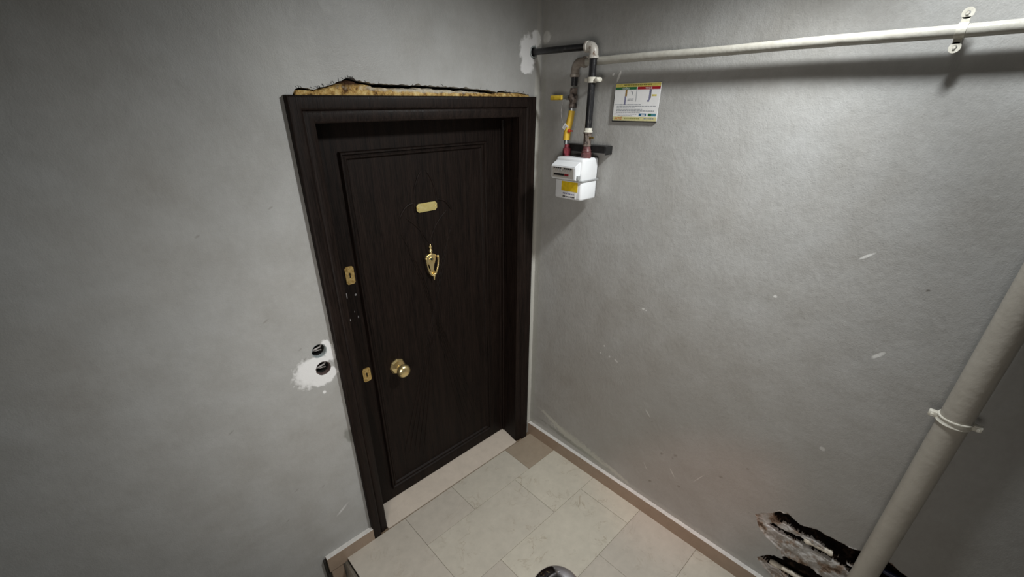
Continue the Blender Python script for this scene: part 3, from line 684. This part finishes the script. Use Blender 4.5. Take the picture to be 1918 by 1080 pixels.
# ------------------------------------------------------------------ gas meter
mt = tag(empty('gas_meter', (-.07, -.31, 1.66)), 'white household gas meter with yellow sticker hanging on the right wall', 'gas meter')
mx0, mx1, my0, my1, mz0, mz1, ms = -.136, -.020, -.390, -.234, 1.668, 1.852, 1.756
def meter_half(z0, z1, top):
    bm = BM(); box(bm, mx0, mx1, my0, my1, z0, z1, .011, 3)
    for v in bm.verts:
        if (top and v.co.z < z0+.0115) or ((not top) and v.co.z > z1-.0115):
            pass
    return bm
bm = meter_half(ms-.004, mz1, True); obj('upper_case', bm, M_meter, mt, smooth=True, auto=45)
bm = meter_half(mz0, ms+.004, False); obj('lower_case', bm, M_meter, mt, smooth=True, auto=45)
bm = BM(); box(bm, mx0-.005, mx1+.004, my0-.005, my1+.005, ms-.0028, ms+.0028, .0015, 2)
bmesh.ops.bevel(bm, geom=[e for e in bm.edges if abs(e.verts[0].co.z-e.verts[1].co.z) > .002], offset=.004, segments=2, affect='EDGES'); obj('seam_flange', bm, M_grey, mt, smooth=True)
# register housing: sloping top
bm = BM()
hy0, hy1 = -.378, -.240
pr_ = [(mx0+.006, 1.838), (mx0-.004, 1.838), (mx0-.034, 1.822), (mx0-.037, 1.818), (mx0-.034, 1.764), (mx0-.028, 1.760), (mx0+.006, 1.760)]
A = [bm.verts.new((p[0], hy0, p[1])) for p in pr_]; B = [bm.verts.new((p[0], hy1, p[1])) for p in pr_]
bm.faces.new(A); bm.faces.new(B[::-1])
for i in range(len(pr_)): bm.faces.new((A[i], B[i], B[(i+1) % len(pr_)], A[(i+1) % len(pr_)]))
bmesh.ops.bevel(bm, geom=list(bm.edges), offset=.0022, segments=2, affect='EDGES')
rg = obj('register_housing', bm, M_meter, mt, smooth=True, auto=40)
fx = mx0-.0378
def fplate(name, y0, y1, z0, z1, mat, par, dx=0, th=.0008):
    # lies on the slightly leaning register front
    bm = BM(); sl_ = .003/.054
    for a, b in ((0, 0),):
        x0_ = fx+(1.818-z0)*sl_-dx; x1_ = fx+(1.818-z1)*sl_-dx
        v = [bm.verts.new(p) for p in ((x0_, y0, z0), (x0_, y1, z0), (x1_, y1, z1), (x1_, y0, z1), (x0_+th, y0, z0), (x0_+th, y1, z0), (x1_+th, y1, z1), (x1_+th, y0, z1))]
        for q in ((0, 1, 2, 3), (7, 6, 5, 4), (0, 4, 5, 1), (1, 5, 6, 2), (2, 6, 7, 3), (3, 7, 4, 0)): bm.faces.new([v[i] for i in q])
    return obj(name, bm, mat, par)
fplate('dial_face', hy0+.010, hy1-.008, 1.768, 1.814, M_dial, rg)
fplate('digit_window', hy0+.062, hy1-.016, 1.778, 1.787, M_ink, rg, .0008)
fplate('decimal_window', hy0+.036, hy0+.060, 1.778, 1.787, M_inkred, rg, .0008)
for i in range(9):
    if i == 4: continue
    y = hy1-.020-.0118*i
    fplate('print_mark', y-.0045, y+.0045, 1.8085-(.002 if i > 4 else 0), 1.8125, M_ink, rg, .0008)
for i in range(7):
    y = hy1-.030-.014*i; fplate('print_mark', y-.001, y+.001, 1.801-(i % 3)*.002, 1.8065, M_pgrey, rg, .0008)
bm = BM(); box(bm, mx0-.026, mx0-.010, hy0-.010, hy0+.001, 1.764, 1.782, .002, 2); obj('seal_lug', bm, M_grey, rg, smooth=True)
bm = BM(); box(bm, mx0-.0010, mx0+.001, -.370, -.276, 1.706, 1.749, .0004, 1); obj('yellow_sticker', bm, M_sticker, mt)
bm = BM(); box(bm, mx0-.0008, mx0+.001, -.364, -.280, 1.675, 1.704, .0004, 1); lb = obj('paper_label', bm, M_white, mt)
def bars(par, x, segs, mat, name='print_line'):
    bm = BM()
    for y0, y1, z0, z1 in segs: box(bm, x-.0004, x, y0, y1, z0, z1)
    return obj(name, bm, mat, par)
bars(lb, mx0-.0008, [(-.302, -.287, 1.692, 1.698), (-.312, -.305, 1.692, 1.697), (-.322, -.315, 1.692, 1.697), (-.332, -.325, 1.692, 1.697), (-.342, -.335, 1.692, 1.697), (-.354, -.345, 1.692, 1.697)], M_violet)
bars(lb, mx0-.0008, [(-.287-.009*i-.006, -.287-.009*i, 1.678+.001*(i % 2), 1.684) for i in range(8)], M_ink)
# inlet and outlet unions, bracket
for (yy, mat_, nm) in ((-.234-.006, M_red, 'inlet_union'), (-.363, M_rust, 'outlet_union')):
    xx = vx-.009 if nm == 'inlet_union' else PXX-.002; r = .019 if nm == 'inlet_union' else .0225
    if nm == 'inlet_union': yy = vy+.018-.006
    bm = BM(); lathe(bm, (xx, yy, 1.848), (0, 0, 1), [(r*.8, 0), (r, .003), (r, .024 if nm == 'outlet_union' else .034), (r*.85, .028 if nm == 'outlet_union' else .038)], 8)
    if nm == 'outlet_union': lathe(bm, (xx, yy, 1.874), (0, 0, 1), [(r*.75, 0), (r*.95, .006), (r*.8, .014), (r*.7, .028)], 20)
    else: lathe(bm, (xx, yy, 1.884), (0, 0, 1), [(.013, 0), (.012, .016)], 16)
    obj(nm, bm, mat_, mt, smooth=True, auto=30)
mb = tag(empty('meter_bracket', (-.03, -.33, 1.88)), 'black steel wall bracket behind the gas meter unions', 'bracket')
bm = BM(); box(bm, -.052, .001, -.440, -.212, 1.898, 1.901, .001, 1); box(bm, -.003, .001, -.440, -.212, 1.868, 1.90, .001, 1); box(bm, -.054, -.051, -.44, -.212, 1.872, 1.901, .001, 1); box(bm, -.05, .001, -.442, -.439, 1.865, 1.901, .001, 1)
obj('bracket_plate', bm, M_steel, mb)
bm = BM(); lathe(bm, (-.003, -.424, 1.880), (-1, 0, 0), [(.008, 0), (.008, .002), (.006, .002), (.006, .008), (.003, .009), (.003, .014)], 6); obj('bolt', bm, M_zinc, mb)

# ------------------------------------------------------------------ notice plate
gy0, gy1, gz0, gz1 = -.4325, -.6403, 2.0037, 2.1429
npt = tag(empty('notice_plate', (-.004, (gy0+gy1)/2, gz0)), 'small white gas notice plate with yellow, green and red print on the right wall', 'sign')
bm = BM(); box(bm, -.008, .0005, gy1+.004, gy0-.001+.004, gz0-.004, gz1-.001, .0006, 1); obj('black_slab', bm, M_ink, npt)  # black slab shows past the plate at left and bottom
bm = BM(); box(bm, -.0095, -.008, gy1, gy0, gz0, gz1, .0005, 1); pf = obj('plate', bm, M_white, npt)
Wd, Hd = gy0-gy1, gz1-gz0
def pl(u0, u1, v0, v1, mat, name='print_block', dx=0):   # u from left 0..1, v from top 0..1
    bm = BM(); box(bm, -.0098-dx, -.0094-dx, gy0-Wd*u1, gy0-Wd*u0, gz1-Hd*v1, gz1-Hd*v0); return obj(name, bm, mat, pf)
pl(.01, .99, .005, .095, M_ylabel); pl(.01, .49, .095, .165, M_green); pl(.51, .99, .095, .165, M_redp); pl(.01, .99, .885, .995, M_pale)
pl(.492, .502, .17, .48, M_pgrey); pl(.60, .76, .795, .865, M_blue); pl(.80, .87, .795, .865, M_green); pl(.87, .97, .795, .865, M_blue2)
pl(.65, .73, .825, .85, M_white, dx=.0003)
pl(.245, .285, .17, .34, plain('brown_print', (.30, .18, .05), .4)); pl(.238, .272, .34, .57, M_violet); pl(.77, .80, .165, .44, M_violet); pl(.80, .812, .17, .40, M_ink); pl(.745, .79, .44, .485, M_violet); pl(.83, .93, .30, .345, M_ylabel)
bm = BM()
cur = [(gy0-Wd*(.36+.05*sin(a)), gz1-Hd*(.20+.10*(1-cos(a)))) for a in [i*pi/2/6 for i in range(7)]]
for (a, b), (c_, d_) in zip(cur, cur[1:]): box(bm, -.0098, -.0094, min(a, c_)-.0008, max(a, c_)+.0008, min(b, d_), max(b, d_)+.0005)
obj('print_arrow', bm, M_pgrey, pf)
def textline(u0, u1, v, h, mat, par=pf):
    segs = []; u = u0
    while u < u1:
        L = random.uniform(.02, .07); e = min(u+L, u1); segs.append((gy0-Wd*e, gy0-Wd*u, gz1-Hd*(v+h), gz1-Hd*v)); u = e+.010
    bars(par, -.0095, segs, mat)
for u0, u1, v, h, mm in ((.04, .62, .55, .016, M_pgrey), (.08, .95, .595, .014, M_pgrey), (.08, .50, .64, .012, M_pgrey), (.08, .66, .68, .012, M_pgrey), (.08, .92, .72, .016, M_pgrey), (.08, .62, .765, .012, M_pgrey),
                         (.04, .55, .81, .012, M_violet), (.12, .46, .85, .010, M_pgrey), (.33, .45, .40, .016, M_pgrey), (.31, .44, .43, .016, M_pgrey), (.2, .8, .03, .03, plain('olive_print', (.25, .22, .05), .4)),
                         (.28, .62, .915, .035, plain('olive_print2', (.30, .30, .10), .4)), (.72, .93, .915, .03, M_pgrey)): textline(u0, u1, v, h, mm)
def text(s, u, v, h, mat, bold=0):
    cu = bpy.data.curves.new('t', 'FONT'); cu.body = s; cu.size = Hd*h*1.4; cu.align_x = 'CENTER'; cu.offset = bold; cu.extrude = .0001
    o = bpy.data.objects.new('t', cu); COL.objects.link(o); dg = bpy.context.evaluated_depsgraph_get(); me = bpy.data.meshes.new_from_object(o.evaluated_get(dg))
    bpy.data.objects.remove(o); bm = BM(); bm.from_mesh(me)
    Mx = Matrix.Translation((-.0100, gy0-Wd*u, gz1-Hd*v)) @ Matrix(((0, 0, -1, 0), (-1, 0, 0, 0), (0, 1, 0, 0), (0, 0, 0, 1)))
    bm.transform(Mx); return obj('lettering', bm, mat, pf)
text('DOĞRU', .25, .153, .045, M_white); text('YANLIŞ', .75, .153, .045, M_white); text('AKTSİ', .135, .965, .065, M_orange, .0002)

# ------------------------------------------------------------------ downpipe
DX, DY, DR = -.078, -1.775, .0365
dp = tag(empty('downpipe', (DX, DY, 0)), 'thick cream plastic downpipe standing in front of the broken right wall', 'pipe')
bm = BM(); tube(bm, [(DX, DY, -.002), (DX, DY, 2.94)], DR, 40); obj('pipe', bm, M_cream2, dp, smooth=True)
bm = BM(); z = 1.222
lathe(bm, (DX, DY, z-.011), (0, 0, 1), [(DR-.001, 0), (DR+.0035, .0005), (DR+.0045, .003), (DR+.0022, .006), (DR+.0022, .016), (DR+.0045, .019), (DR+.0035, .0215), (DR-.001, .022)], 40, cap=False)
for s in (1, -1):
    box(bm, DX-.009, DX+.009, DY+s*(DR+.010)-.012, DY+s*(DR+.010)+.012, z-.009, z+.009, .003, 2)
    tube(bm, [(DX-.015, DY+s*(DR+.013), z), (DX+.015, DY+s*(DR+.013), z)], .0042, 10)
tube(bm, [(DX+DR, DY, z), (.003, DY, z)], .005, 12)
obj('clamp', bm, M_whitefit, dp, smooth=True, auto=40)

# ------------------------------------------------------------------ railing post with chrome ball
depth = .85; dd = fw+R_*((1043-PX)/F)-U_*((1116-PY)/F); bc = CP+dd*depth; br = 56.0*depth/F*.90
rp = tag(empty('railing_post', (bc.x, bc.y, 0)), 'round chrome ball topping a stair railing post, cut by the bottom edge', 'railing post')
bm = BM(); bmesh.ops.create_uvsphere(bm, u_segments=48, v_segments=28, radius=br, matrix=Matrix.Translation(bc)); obj('ball', bm, M_chrome, rp, smooth=True, auto=180)
bm = BM(); lathe(bm, (bc.x, bc.y, 0), (0, 0, 1), [(.045, 0), (.045, .006), (.021, .012), (.021, bc.z-br*.9), (.03, bc.z-br*.88)], 24); obj('post', bm, M_chrome, rp, smooth=True, auto=40)

# ------------------------------------------------------------------ ceiling lamp (out of frame, above)
cl = tag(empty('ceiling_lamp', (LAMP.x, LAMP.y, ZC)), 'round ceiling lamp above the landing', 'lamp')
bm = BM(); lathe(bm, (LAMP.x, LAMP.y, ZC), (0, 0, -1), [(.12, 0), (.12, .03), (.11, .035)], 32); obj('base', bm, M_zinc, cl, smooth=True, auto=40)
k = NT('lamp_glow', .4); k.b.inputs['Emission Color'].default_value = (1, .97, .92, 1); k.b.inputs['Emission Strength'].default_value = 6; M_glow = k.m
bm = BM(); lathe(bm, (LAMP.x, LAMP.y, ZC-.035), (0, 0, -1), [(.105, 0), (.10, .02), (.075, .035), (0, .04)], 32, cap=False); obj('diffuser', bm, M_glow, cl, smooth=True, auto=60)
